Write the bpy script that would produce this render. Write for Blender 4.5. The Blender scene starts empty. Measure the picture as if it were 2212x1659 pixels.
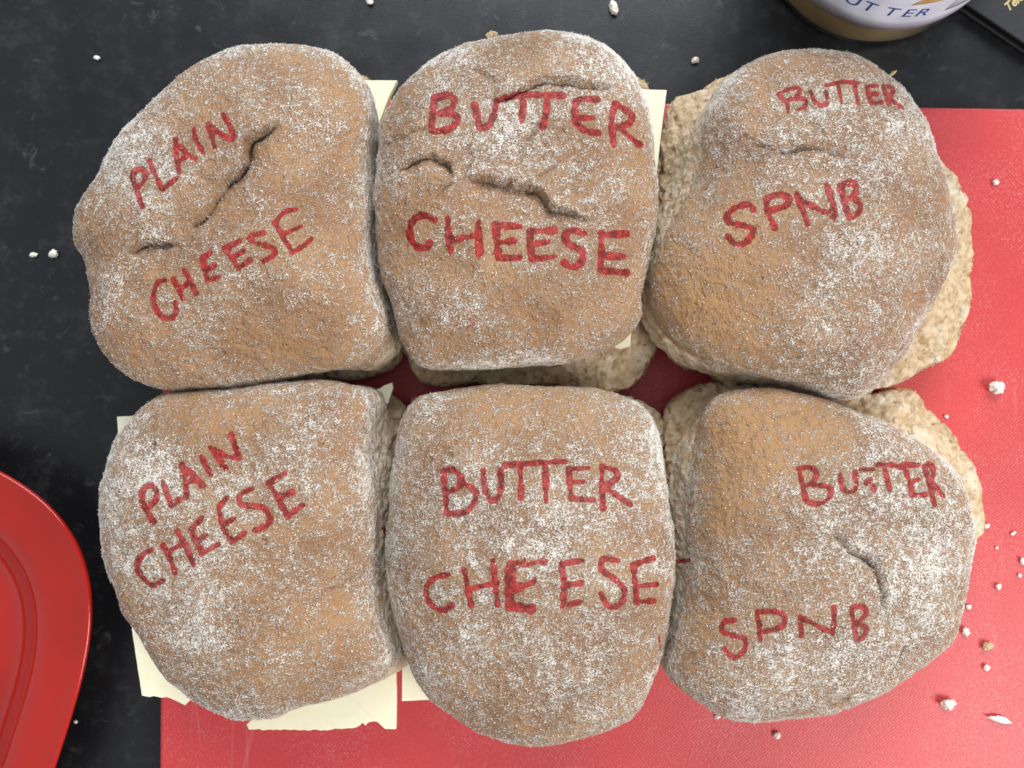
import bpy, bmesh, math, random
import numpy as np
from mathutils import Vector, Matrix

# ------------------------------------------------------------------ camera
S = bpy.context.scene
H = 0.310                      # camera height above the counter (m)
LENS = 27.0
F = 1106.0 / (18.0 / LENS)     # focal length in units of the 2212-wide sketch grid
cd = bpy.data.cameras.new('camera'); cam = bpy.data.objects.new('camera', cd)
S.collection.objects.link(cam); S.camera = cam
cam.location = (0, 0, H); cam.rotation_euler = (0, 0, 0)
cd.lens = LENS; cd.sensor_width = 36.0; cd.clip_start = 0.005; cd.clip_end = 20
cd.dof.use_dof = True; cd.dof.focus_distance = 0.256; cd.dof.aperture_fstop = 9.0
S.render.resolution_x = 1024; S.render.resolution_y = 768
# ------------------------------------------------------------------ light
W = bpy.data.worlds.new('World'); S.world = W; W.use_nodes = True
bg = W.node_tree.nodes['Background']
bg.inputs[0].default_value = (0.85, 0.92, 1.0, 1); bg.inputs[1].default_value = 0.62
def area(name, loc, tgt, sx, sy, power, col):
    ld = bpy.data.lights.new(name, 'AREA'); ld.shape = 'RECTANGLE'; ld.size = sx; ld.size_y = sy
    ld.energy = power; ld.color = col
    o = bpy.data.objects.new(name, ld); S.collection.objects.link(o); o.location = loc
    o.rotation_euler = (Vector(tgt) - Vector(loc)).to_track_quat('-Z', 'Y').to_euler()
    return o
area('window_light', (0.95, -0.72, 0.90), (0, 0, 0.03), 0.60, 0.60, 17.0, (1.0, 0.965, 0.92))
area('far_window_light', (0.15, 1.25, 1.00), (0, 0, 0.03), 1.2, 0.8, 29.0, (0.90, 0.95, 1.0))
vs = S.view_settings
vs.view_transform = 'Standard'; vs.look = 'None'; vs.exposure = 0.17; vs.gamma = 1.0; vs.use_curve_mapping = False

# ------------------------------------------------------------------ helpers
def P(u, v, z=0.0):
    """a point of the sketch grid (2212 x 1659 plan) at height z"""
    k = (H - z) / F
    return np.array([(u - 1106.0) * k, -(v - 829.5) * k, z])
def UV(p):
    k = F / (H - p[:, 2])
    return np.stack([p[:, 0] * k + 1106.0, -p[:, 1] * k + 829.5], 1)

_rs = np.random.RandomState(7)
_perm = np.concatenate([_rs.permutation(256)] * 3)
_grad = _rs.normal(size=(256, 3)); _grad /= np.linalg.norm(_grad, axis=1)[:, None]
def noise(p, scale, seed=0.0):
    """vectorised gradient noise, about -1..1"""
    q = p * scale + np.array([seed * 17.31, seed * 5.77 + 3.1, seed * 9.13 - 7.7])
    i = np.floor(q).astype(np.int64); f = q - i; i &= 255
    w = f * f * f * (f * (f * 6 - 15) + 10)
    out = 0
    for dx in (0, 1):
        wx = w[:, 0] if dx else 1 - w[:, 0]
        for dy in (0, 1):
            wy = w[:, 1] if dy else 1 - w[:, 1]
            for dz in (0, 1):
                wz = w[:, 2] if dz else 1 - w[:, 2]
                h = _perm[_perm[_perm[(i[:, 0] + dx) & 255] + ((i[:, 1] + dy) & 255)] + ((i[:, 2] + dz) & 255)]
                g = _grad[h]
                out = out + wx * wy * wz * (g[:, 0] * (f[:, 0] - dx) + g[:, 1] * (f[:, 1] - dy) + g[:, 2] * (f[:, 2] - dz))
    return out * 1.5
def sstep(a, b, x):
    t = np.clip((x - a) / (b - a), 0, 1); return t * t * (3 - 2 * t)

def link(o, parent=None):
    S.collection.objects.link(o)
    if parent is not None:
        o.parent = parent
        o.matrix_parent_inverse = Matrix.Translation(parent.location).inverted()
    return o
def thing(name, label, cat, loc, group=None):
    o = bpy.data.objects.new(name, None); o.empty_display_size = 0.01
    o.location = loc; S.collection.objects.link(o)
    return tag(o, label, cat, group)
def tag(o, label, cat=None, group=None):
    o['label'] = label
    if cat: o['category'] = cat
    if group: o['group'] = group
    return o
def mesh_np(name, v, faces, mat, parent=None, smooth=True, attrs=None):
    me = bpy.data.meshes.new(name)
    if isinstance(faces, np.ndarray):
        n = faces.shape[1]
        me.vertices.add(len(v)); me.vertices.foreach_set('co', np.ascontiguousarray(v, dtype=np.float32).ravel())
        me.loops.add(faces.size); me.loops.foreach_set('vertex_index', faces.astype(np.int32).ravel())
        me.polygons.add(len(faces)); me.polygons.foreach_set('loop_start', np.arange(0, faces.size, n, dtype=np.int32))
        me.update(calc_edges=True)
    else:
        me.from_pydata([tuple(map(float, p)) for p in v], [], faces); me.update()
    if smooth: me.polygons.foreach_set('use_smooth', np.ones(len(me.polygons), dtype=bool))
    for k, a in (attrs or {}).items():
        at = me.attributes.new(k, 'FLOAT', 'POINT'); at.data.foreach_set('value', a.astype(np.float32))
    me.materials.append(mat); me.validate()
    return link(bpy.data.objects.new(name, me), parent)

# ------------------------------------------------------------------ node helpers
class NT:
    def __init__(s, name):
        s.m = bpy.data.materials.new(name); s.m.use_nodes = True
        s.t = s.m.node_tree; s.t.nodes.clear()
        s.out = s.t.nodes.new('ShaderNodeOutputMaterial'); s.b = s.t.nodes.new('ShaderNodeBsdfPrincipled')
        s.t.links.new(s.b.outputs[0], s.out.inputs[0])
        s.co = s.t.nodes.new('ShaderNodeTexCoord').outputs['Object']
    def put(s, x, sock):
        if isinstance(x, bpy.types.NodeSocket): s.t.links.new(x, sock)
        elif isinstance(x, (tuple, list)):
            sock.default_value = tuple(x) + ((1,) if len(x) == 3 and len(sock.default_value) == 4 else ())
        else: sock.default_value = x
    def math(s, op, a, b=0.0, c=0.0, clamp=False):
        n = s.t.nodes.new('ShaderNodeMath'); n.operation = op; n.use_clamp = clamp
        s.put(a, n.inputs[0]); s.put(b, n.inputs[1]); s.put(c, n.inputs[2]); return n.outputs[0]
    def noise(s, scale, detail=2.0, rough=0.5, vec=None, dist=0.0):
        n = s.t.nodes.new('ShaderNodeTexNoise'); n.inputs['Scale'].default_value = scale
        n.inputs['Detail'].default_value = detail; n.inputs['Roughness'].default_value = rough
        n.inputs['Distortion'].default_value = dist
        s.put(vec or s.co, n.inputs['Vector']); return n.outputs['Fac']
    def voro(s, scale, feature='F1', vec=None, out='Distance', rnd=1.0):
        n = s.t.nodes.new('ShaderNodeTexVoronoi'); n.feature = feature; n.inputs['Scale'].default_value = scale
        n.inputs['Randomness'].default_value = rnd
        s.put(vec or s.co, n.inputs['Vector']); return n.outputs[out]
    def ramp(s, x, a, b, lo=0.0, hi=1.0, smooth=True):
        n = s.t.nodes.new('ShaderNodeMapRange'); n.interpolation_type = 'SMOOTHSTEP' if smooth else 'LINEAR'
        s.put(x, n.inputs[0])
        for i, q in enumerate((a, b, lo, hi)): s.put(q, n.inputs[i + 1])
        return n.outputs[0]
    def mix(s, f, a, b, mode='MIX'):
        n = s.t.nodes.new('ShaderNodeMix'); n.data_type = 'RGBA'; n.blend_type = mode
        s.put(f, n.inputs[0]); s.put(a, n.inputs[6]); s.put(b, n.inputs[7]); return n.outputs[2]
    def attr(s, name):
        n = s.t.nodes.new('ShaderNodeAttribute'); n.attribute_name = name; return n.outputs['Fac']
    def mapping(s, scale=(1, 1, 1), rot=(0, 0, 0), vec=None, loc=(0, 0, 0)):
        n = s.t.nodes.new('ShaderNodeMapping'); n.inputs['Scale'].default_value = scale
        n.inputs['Rotation'].default_value = rot; n.inputs['Location'].default_value = loc
        s.put(vec or s.co, n.inputs['Vector']); return n.outputs[0]
    def bump(s, h, dist, strength=1.0, normal=None):
        n = s.t.nodes.new('ShaderNodeBump'); n.inputs['Strength'].default_value = strength
        n.inputs['Distance'].default_value = dist; s.put(h, n.inputs['Height'])
        if normal is not None: s.put(normal, n.inputs['Normal'])
        return n.outputs[0]
    def set(s, **k):
        for a, x in k.items(): s.put(x, s.b.inputs[a.replace('_', ' ')])
        return s.m

# ------------------------------------------------------------------ materials
def mat_crust():
    n = NT('floured_crust')
    n.co = n.mapping()
    flour, ink, torn, bare = n.attr('flour'), n.attr('ink'), n.attr('torn'), n.attr('bare')
    side = n.attr('side')
    big = n.noise(70, 3, 0.6); mid = n.noise(420, 3, 0.6); fine = n.noise(1500, 2, 0.6); tiny = n.noise(3400, 1, 0.5)
    # crust colour: darker baked patches on top, paler sides
    c = n.mix(n.ramp(big, 0.36, 0.66), (0.355, 0.190, 0.086), (0.262, 0.131, 0.061))
    c = n.mix(n.ramp(n.noise(30, 2), 0.48, 0.66, 0.0, 0.75), c, (0.180, 0.092, 0.048))
    c = n.mix(n.math('MULTIPLY', n.attr('baked'), n.ramp(n.noise(55, 3), 0.35, 0.62, 0.1, 0.6)), c, (0.185, 0.092, 0.046))
    c = n.mix(n.ramp(side, 0.0, 1.0, 0.0, 0.5), c, (0.43, 0.26, 0.125))
    c = n.mix(n.ramp(bare, 0.0, 1.0, 0.0, 0.75), c, (0.385, 0.205, 0.083))
    c = n.mix(n.ramp(mid, 0.50, 0.66, 0.0, 0.6), c, (0.175, 0.082, 0.042))
    bran = n.voro(520, vec=n.mapping((1, 0.7, 1), (0, 0, 0.6)))
    branm = n.math('MULTIPLY', n.ramp(bran, 0.12, 0.26, 1.0, 0.0), n.ramp(n.noise(210, 2), 0.50, 0.60))
    c = n.mix(n.math('MULTIPLY', branm, 0.7), c, (0.17, 0.058, 0.032))
    # torn crumb on the pulled-apart sides
    tm = n.ramp(n.math('ADD', torn, n.math('MULTIPLY', n.math('SUBTRACT', mid, 0.5), 0.9)), 0.42, 0.60)
    tc = n.mix(n.ramp(n.noise(260, 3), 0.40, 0.68), (0.66, 0.53, 0.37), (0.52, 0.34, 0.17))
    c = n.mix(tm, c, tc)
    # flour grains: an even fine dusting plus whiter clumps
    clump = n.noise(140, 4, 0.7)
    d = n.math('ADD', n.math('MULTIPLY', n.math('SUBTRACT', clump, 0.5), 1.0), flour)
    d = n.math('SUBTRACT', d, n.math('MULTIPLY', bare, 0.34))
    g = n.math('ADD', n.math('MULTIPLY', n.math('SUBTRACT', fine, 0.5), 0.85), n.math('MULTIPLY', n.math('SUBTRACT', tiny, 0.5), 1.3))
    g = n.math('ADD', g, n.math('MULTIPLY', n.math('SUBTRACT', mid, 0.5), 0.75))
    g = n.math('ADD', g, n.math('MULTIPLY', d, 0.44))
    keep = n.ramp(tm, 0, 1, 1.0, 0.4)
    dust = n.math('MULTIPLY', n.ramp(g, -0.12, 0.26, 0.0, 0.45), keep)
    fm = n.math('MULTIPLY', n.ramp(g, 0.12, 0.27, 0.0, 0.92), keep)
    c = n.mix(dust, c, (0.60, 0.455, 0.315))
    # marker ink
    im = n.ramp(n.math('ADD', ink, n.math('ADD', n.math('MULTIPLY', n.math('SUBTRACT', fine, 0.5), 1.3),
                n.math('MULTIPLY', n.math('SUBTRACT', mid, 0.5), 1.3))), 0.43, 0.54)
    inkc = n.mix(n.ramp(n.noise(420, 2), 0.35, 0.65), (0.14, 0.003, 0.005), (0.35, 0.008, 0.009))
    fm2 = n.math('MULTIPLY', fm, n.ramp(im, 0, 1, 1.0, 0.10))
    c = n.mix(n.math('MULTIPLY', im, 0.93), c, inkc)
    c = n.mix(fm2, c, (0.76, 0.715, 0.645))
    h = n.math('ADD', n.math('MULTIPLY', fm2, 0.9), n.math('ADD', n.math('MULTIPLY', mid, 2.2), n.math('MULTIPLY', fine, 0.9)))
    nb = n.bump(h, 0.00048, 1.0)
    pits = n.math('MULTIPLY', n.ramp(n.voro(230), 0.05, 0.30, 1, 0), n.ramp(n.noise(120, 2), 0.50, 0.60))
    wrk = n.noise(150, 4, 0.6, vec=n.mapping((1.0, 0.4, 1.0), (0, 0, 0.5)), dist=1.5)
    nb = n.bump(n.math('SUBTRACT', n.noise(210, 4, 0.65), n.math('ADD', n.math('MULTIPLY', pits, 0.8), n.math('MULTIPLY', wrk, 0.9))), 0.0009, 0.75, nb)
    rough = n.mix(im, n.mix(fm2, (0.50,) * 3, (0.85,) * 3), (0.45,) * 3)
    return n.set(Base_Color=c, Roughness=n.ramp(rough, 0, 1, 0, 1, False), Normal=nb, Specular_IOR_Level=0.22)
def mat_crumb():
    n = NT('bread_crumb')
    crust = n.attr('crust')
    mid = n.noise(330, 3, 0.6); big = n.noise(90, 2)
    c = n.mix(n.ramp(mid, 0.38, 0.66), (0.60, 0.46, 0.30), (0.45, 0.30, 0.16))
    c = n.mix(n.ramp(big, 0.5, 0.68, 0, 0.6), c, (0.70, 0.62, 0.49))
    fl = n.math('MULTIPLY', n.ramp(n.voro(420), 0.12, 0.25, 1, 0), n.ramp(n.noise(200, 1), 0.5, 0.6))
    c = n.mix(n.math('MULTIPLY', fl, 0.25), c, (0.45, 0.25, 0.10))
    cm = n.ramp(n.math('ADD', crust, n.math('MULTIPLY', n.math('SUBTRACT', mid, 0.5), 0.6)), 0.4, 0.6)
    c = n.mix(cm, c, n.mix(n.ramp(n.noise(500, 2), 0.45, 0.65), (0.42, 0.24, 0.095), (0.58, 0.42, 0.24)))
    pores = n.voro(380, 'SMOOTH_F1', vec=n.mapping((1, 1, 1)))
    h = n.math('ADD', n.math('MULTIPLY', n.noise(420, 4, 0.7), 1.0), n.math('MULTIPLY', n.ramp(pores, 0.05, 0.5), -0.7))
    nb = n.bump(h, 0.0010, 1.0)
    return n.set(Base_Color=c, Roughness=0.85, Normal=nb, Specular_IOR_Level=0.25)
def mat_counter():
    n = NT('black_speckled_laminate')
    a = n.noise(60, 5, 0.68); b = n.noise(170, 4, 0.65)
    v = n.ramp(n.math('ADD', n.math('MULTIPLY', a, 0.6), n.math('MULTIPLY', b, 0.5)), 0.54, 0.72)
    sp = n.math('MULTIPLY', n.ramp(n.noise(125, 4, 0.62, dist=1.2), 0.57, 0.74), n.ramp(n.noise(45, 2), 0.40, 0.62))
    c = n.mix(v, (0.0070, 0.0070, 0.0078), (0.019, 0.0192, 0.021))
    c = n.mix(n.math('MULTIPLY', sp, 0.45), c, (0.10, 0.10, 0.102))
    dust = n.ramp(n.voro(820), 0.03, 0.09, 1, 0)
    dust = n.math('MULTIPLY', dust, n.ramp(n.noise(260, 1), 0.58, 0.63))
    c = n.mix(n.math('MULTIPLY', dust, 0.6), c, (0.30, 0.27, 0.23))
    nb = n.bump(n.noise(1500, 2), 0.00012, 0.5)
    return n.set(Base_Color=c, Roughness=n.ramp(n.noise(60, 3), 0.3, 0.7, 0.30, 0.42), Normal=nb, Specular_IOR_Level=0.34)
def mat_board():
    n = NT('red_textured_plastic')
    w1 = n.t.nodes.new('ShaderNodeTexWave'); w1.inputs['Scale'].default_value = 300; w1.inputs['Distortion'].default_value = 3.5
    w1.inputs['Detail'].default_value = 2; w1.inputs['Detail Scale'].default_value = 3
    n.put(n.mapping((1, 1, 1), (0, 0, math.radians(52))), w1.inputs['Vector'])
    w2 = n.t.nodes.new('ShaderNodeTexWave'); w2.inputs['Scale'].default_value = 300; w2.inputs['Distortion'].default_value = 3.5
    w2.inputs['Detail'].default_value = 2; w2.inputs['Detail Scale'].default_value = 3
    n.put(n.mapping((1, 1, 1), (0, 0, math.radians(-38))), w2.inputs['Vector'])
    wv = n.math('MULTIPLY', w1.outputs['Fac'], w2.outputs['Fac'])
    grain = n.noise(900, 2)
    big = n.noise(14, 3)
    c = n.mix(n.ramp(big, 0.35, 0.7), (0.52, 0.032, 0.032), (0.45, 0.026, 0.028))
    # pale rubbed wear on the tops of the weave and knife scratches
    wear = n.math('MULTIPLY', n.ramp(n.math('ADD', n.math('MULTIPLY', wv, 0.45), n.math('MULTIPLY', grain, 1.3)), 0.72, 1.12), n.ramp(n.noise(30, 4, 0.6), 0.38, 0.66, 0.06, 0.30))
    c = n.mix(wear, c, (0.72, 0.36, 0.36))
    for i, (ang, sc, th) in enumerate(((0.9, 34, 0.008), (-0.5, 40, 0.007), (1.5, 26, 0.008))):
        vn = n.voro(sc, 'DISTANCE_TO_EDGE', vec=n.mapping((1.0, 0.07, 1.0), (0, 0, ang), loc=(i * 1.7, 0.3, 0)))
        sm = n.math('MULTIPLY', n.ramp(vn, 0.0, th * 2, 1, 0), n.ramp(n.noise(22, 2, vec=n.mapping(loc=(i, 2 * i, 0))), 0.56, 0.66))
        c = n.mix(n.math('MULTIPLY', sm, 0.09), c, (0.75, 0.45, 0.45))
    h = n.math('ADD', wv, n.math('MULTIPLY', grain, 0.5))
    nb = n.bump(h, 0.00016, 0.5)
    return n.set(Base_Color=c, Roughness=0.46, Normal=nb, Specular_IOR_Level=0.55)
def mat_plate():
    n = NT('red_melamine')
    c = n.mix(n.ramp(n.noise(25, 3), 0.4, 0.65), (0.36, 0.011, 0.005), (0.31, 0.009, 0.004))
    return n.set(Base_Color=c, Roughness=n.ramp(n.noise(220, 3), 0.3, 0.7, 0.08, 0.16), Specular_IOR_Level=0.38,
                 Normal=n.bump(n.noise(90, 2), 0.0003, 0.25))
def mat_cheese():
    n = NT('pale_cheddar')
    c = n.mix(n.ramp(n.noise(120, 3), 0.4, 0.65), (0.86, 0.81, 0.60), (0.84, 0.78, 0.55))
    nb = n.bump(n.noise(260, 3, 0.6), 0.00025, 0.4)
    return n.set(Base_Color=c, Roughness=0.42, Normal=nb, Subsurface_Weight=0.35, Subsurface_Radius=(0.004, 0.003, 0.0015), Subsurface_Scale=0.6)
def mat_plain(name, col, rough=0.5, bumpd=0.0, sc=600, **k):
    n = NT(name)
    a = n.mix(n.ramp(n.noise(sc * 0.3, 3), 0.35, 0.65), tuple(x * 0.88 for x in col), tuple(min(1, x * 1.1) for x in col))
    kw = dict(Base_Color=a, Roughness=rough); kw.update(k)
    if bumpd: kw['Normal'] = n.bump(n.noise(sc, 3), bumpd, 0.8)
    return n.set(**kw)
CRUST, CRUMB, COUNTER, BOARD, PLATE, CHEESE = mat_crust(), mat_crumb(), mat_counter(), mat_board(), mat_plate(), mat_cheese()
BIT_WHITE = mat_plain('white_bread_crumb', (0.78, 0.72, 0.62), 0.8, 0.0006, 900)
BIT_TAN = mat_plain('tan_crust_crumb', (0.55, 0.38, 0.20), 0.8, 0.0006, 900)
LABELWHITE = mat_plain('white_paper_label', (0.70, 0.74, 0.86), 0.30, 0, 200)
BLUE = mat_plain('blue_print', (0.030, 0.065, 0.30), 0.4)
RED = mat_plain('red_print', (0.45, 0.02, 0.03), 0.4)
TAN = mat_plain('tan_print', (0.55, 0.33, 0.13), 0.4)
GREY = mat_plain('grey_print', (0.45, 0.49, 0.53), 0.4)
GOLD = mat_plain('gold_print', (0.70, 0.55, 0.25), 0.35, Metallic=0.6)
BUTTER = mat_plain('peanut_butter', (0.40, 0.265, 0.125), 0.55, 0.0008, 120)
BLACK = mat_plain('black_leatherette', (0.010, 0.010, 0.012), 0.55, 0.00015, 900)
PAGES = mat_plain('black_page_edges', (0.016, 0.016, 0.017), 0.6)
LID = mat_plain('white_lid', (0.75, 0.75, 0.73), 0.35)
def mat_glass():
    n = NT('clear_glass')                  # thin clear wall: see-through with a Fresnel gloss
    t = n.t.nodes.new('ShaderNodeBsdfTransparent'); t.inputs[0].default_value = (0.93, 0.95, 0.94, 1)
    g = n.t.nodes.new('ShaderNodeBsdfGlossy'); g.inputs['Roughness'].default_value = 0.05
    fr = n.t.nodes.new('ShaderNodeLayerWeight'); fr.inputs[0].default_value = 0.5
    fa = n.math('ADD', n.math('MULTIPLY', n.math('POWER', fr.outputs['Facing'], 5.0), 0.9), 0.04)
    mx = n.t.nodes.new('ShaderNodeMixShader'); n.put(fa, mx.inputs[0]); n.put(t.outputs[0], mx.inputs[1]); n.put(g.outputs[0], mx.inputs[2])
    n.t.links.new(mx.outputs[0], n.out.inputs[0]); n.t.nodes.remove(n.b)
    return n.m
GLASS = mat_glass()
FLOUR = mat_plain('flour', (0.76, 0.715, 0.65), 0.9, Specular_IOR_Level=0.3)
TUFT = mat_plain('torn_crumb', (0.66, 0.54, 0.38), 0.9, sc=300, Specular_IOR_Level=0.2)

# ------------------------------------------------------------------ setting: counter and board
cv = [(-1.2, -1.2, 0), (1.2, -1.2, 0), (1.2, 1.2, 0), (-1.2, 1.2, 0), (-1.2, -1.2, -0.03), (1.2, -1.2, -0.03), (1.2, 1.2, -0.03), (-1.2, 1.2, -0.03)]
box_f = [(0, 1, 2, 3), (7, 6, 5, 4), (0, 4, 5, 1), (1, 5, 6, 2), (2, 6, 7, 3), (3, 7, 4, 0)]
counter = mesh_np('countertop', cv, box_f, COUNTER, smooth=False); counter['kind'] = 'structure'
counter['label'] = 'black speckled kitchen countertop under everything'
ZB = 0.0065
def rounded_slab(name, corners, r, z0, z1, bev, mat, seg=10):
    """slab with rounded corners and eased edges; corners anticlockwise from above"""
    ring = []
    m = len(corners)
    for i in range(m):
        p = np.array(corners[i]); a = np.array(corners[i - 1]); b = np.array(corners[(i + 1) % m])
        da = (a - p) / np.linalg.norm(a - p); db = (b - p) / np.linalg.norm(b - p)
        for k in range(seg + 1):
            t = k / seg
            ring.append((1 - t) ** 2 * (p + da * r) + 2 * t * (1 - t) * p + t * t * (p + db * r))
    ring = np.array(ring); cen = ring.mean(0); n = len(ring)
    nrm = np.roll(ring, -1, 0) - np.roll(ring, 1, 0); nrm = np.stack([nrm[:, 1], -nrm[:, 0]], 1); nrm /= np.linalg.norm(nrm, axis=1)[:, None] + 1e-12
    v = []; lv = [(bev, z0), (0, z0 + bev), (0, z1 - bev), (bev * 0.3, z1 - bev * 0.3), (bev, z1)]
    for ins, z in lv:
        for k in range(n): v.append((ring[k, 0] - nrm[k, 0] * ins, ring[k, 1] - nrm[k, 1] * ins, z))
    f = [tuple(range(n))[::-1]]
    for l in range(len(lv) - 1):
        for k in range(n): f.append((l * n + k, l * n + (k + 1) % n, (l + 1) * n + (k + 1) % n, (l + 1) * n + k))
    f.append(tuple((len(lv) - 1) * n + k for k in range(n)))
    return mesh_np(name, v, f, mat, smooth=False)
bl = P(344, 1659, ZB)[:2]; tl = P(352, 205, ZB)[:2]; tr = P(2212, 234, ZB)[:2]
dx = (tr - tl) / np.linalg.norm(tr - tl); dy = (bl - tl) / np.linalg.norm(bl - tl)
board = rounded_slab('cutting_board', [tuple(tl), tuple(tl + dy * 0.33), tuple(tl + dy * 0.33 + dx * 0.46), tuple(tl + dx * 0.46)], 0.012, 0.0004, ZB, 0.0012, BOARD)
tag(board, 'red textured plastic cutting board lying under the six bread rolls', 'cutting board')

# ------------------------------------------------------------------ bread rolls
def closed_curve(pts, n):
    """periodic Catmull-Rom resample by angle-free arclength"""
    p = np.array(pts, float); m = len(p); out = []
    for i in range(m):
        p0, p1, p2, p3 = p[i - 1], p[i], p[(i + 1) % m], p[(i + 2) % m]
        for t in np.linspace(0, 1, 12, endpoint=False):
            out.append(0.5 * ((2 * p1) + (-p0 + p2) * t + (2 * p0 - 5 * p1 + 4 * p2 - p3) * t * t + (-p0 + 3 * p1 - 3 * p2 + p3) * t ** 3))
    return np.array(out)
NA = 720
ANG = np.linspace(-math.pi, math.pi, NA, endpoint=False)
def polar_radius(curve, cen):
    d = curve - cen; a = np.arctan2(d[:, 1], d[:, 0]); r = np.hypot(d[:, 0], d[:, 1]); o = np.argsort(a)
    return np.interp(ANG, a[o], r[o], period=2 * math.pi)
def disc_grid(N):
    g = np.linspace(-1, 1, N); a, b = np.meshgrid(g, g); a = a.ravel(); b = b.ravel()
    t = np.maximum(np.abs(a), np.abs(b)); th = np.zeros_like(t)
    m = np.abs(a) >= np.abs(b)
    with np.errstate(divide='ignore', invalid='ignore'):
        th1 = (math.pi / 4) * np.where(m, b / np.where(a == 0, 1, a), 0) + np.where(a < 0, math.pi, 0)
        th2 = math.pi / 2 - (math.pi / 4) * np.where(~m, a / np.where(b == 0, 1, b), 0) + np.where(b < 0, math.pi, 0)
    th = np.where(m, th1, th2); th = (th + math.pi) % (2 * math.pi) - math.pi
    idx = np.arange(N * N).reshape(N, N)
    q = np.stack([idx[:-1, :-1], idx[:-1, 1:], idx[1:, 1:], idx[1:, :-1]], -1).reshape(-1, 4)
    ring = np.concatenate([idx[0, :-1], idx[:-1, -1], idx[-1, :0:-1], idx[:0:-1, 0]])
    return t, th, q, ring
TD = 0.80                                   # share of the grid that is the dome
def crown_profile(t, z_s, z_top, z_b, n=2.5):
    ph = np.clip(t / TD, 0, 1) * (math.pi / 2)
    r = np.sin(ph) ** (2 / n); z = z_s + (z_top - z_s) * np.clip(np.cos(ph), 0, 1) ** (2 / 2.15)
    w = np.clip((t - TD) / (1 - TD), 0, 1)
    r = r - 0.085 * w ** 2; z = z - (z_s - z_b) * w
    return r, z
def seg_dist(uv, pts):
    """distance, signed side, and share of length along a polyline"""
    pts = np.array(pts, float); L = np.r_[0, np.cumsum(np.linalg.norm(np.diff(pts, axis=0), axis=1))]
    best = np.full(len(uv), 1e9); side = np.zeros(len(uv)); al = np.zeros(len(uv))
    for i in range(len(pts) - 1):
        a, b = pts[i], pts[i + 1]; d = b - a; l2 = (d ** 2).sum() + 1e-9
        t = np.clip(((uv - a) @ d) / l2, 0, 1); q = uv - (a + t[:, None] * d); dist = np.hypot(q[:, 0], q[:, 1])
        m = dist < best
        best[m] = dist[m]; side[m] = np.sign(d[0] * q[m, 1] - d[1] * q[m, 0]); al[m] = (L[i] + t[m] * math.sqrt(l2)) / L[-1]
    return best, side, al
def spline(pts, k=6):
    p = np.array(pts, float)
    if len(p) < 3: return np.array([p[0] + (p[-1] - p[0]) * t for t in np.linspace(0, 1, 5)])
    q = np.vstack([2 * p[0] - p[1], p, 2 * p[-1] - p[-2]]); out = []
    for i in range(1, len(q) - 2):
        p0, p1, p2, p3 = q[i - 1:i + 3]
        for t in np.linspace(0, 1, k, endpoint=False):
            out.append(0.5 * ((2 * p1) + (-p0 + p2) * t + (2 * p0 - 5 * p1 + 4 * p2 - p3) * t * t + (-p0 + 3 * p1 - 3 * p2 + p3) * t ** 3))
    out.append(p[-1]); return np.array(out)

NG = 330
GT, GTH, GQ, GRING = disc_grid(NG)
NB = 190
BT, BTH, BQ, BRING = disc_grid(NB)

OCT = np.array([(1, 0, 0), (0, 1, 0), (-1, 0, 0), (0, -1, 0), (0, 0, 1), (0, 0, -1)], float)
OCF = np.array([(0, 1, 4), (1, 2, 4), (2, 3, 4), (3, 0, 4), (1, 0, 5), (2, 1, 5), (3, 2, 5), (0, 3, 5)])
def scatter(name, v, nn, prob, count, r0, r1, mat, parent, rng, flat=0.6):
    """many small irregular solid bits set into a surface, joined as one part"""
    k = rng.choice(len(v), count, p=prob); p = v[k] + rng.normal(size=(count, 3)) * 0.00016
    r = r0 + (r1 - r0) * rng.random(count) ** 2.6
    M = rng.normal(size=(count, 3, 3)); Q = np.linalg.qr(M)[0]
    sc = np.stack([r * rng.uniform(0.7, 1.5, count), r * rng.uniform(0.6, 1.0, count), r * rng.uniform(0.45, 0.9, count)], 1)
    pts = OCT[None] * (1 + 0.25 * rng.normal(size=(count, 6, 1)).clip(-1.5, 1.5)) * sc[:, None, :]
    pts = np.einsum('nij,nkj->nki', Q, pts)
    dn = (pts * nn[k][:, None, :]).sum(2); pts -= (1 - flat) * dn[..., None] * nn[k][:, None, :]
    pts += p[:, None, :] + nn[k][:, None, :] * (r * 0.25)[:, None, None]
    f = (OCF[None] + (np.arange(count) * 6)[:, None, None]).reshape(-1, 3)
    o = mesh_np(name, pts.reshape(-1, 3), f, mat, None, smooth=False); o['kind'] = 'stuff'
    o.parent = parent; o.matrix_parent_inverse = Matrix.Identity(4)
    return o
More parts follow.
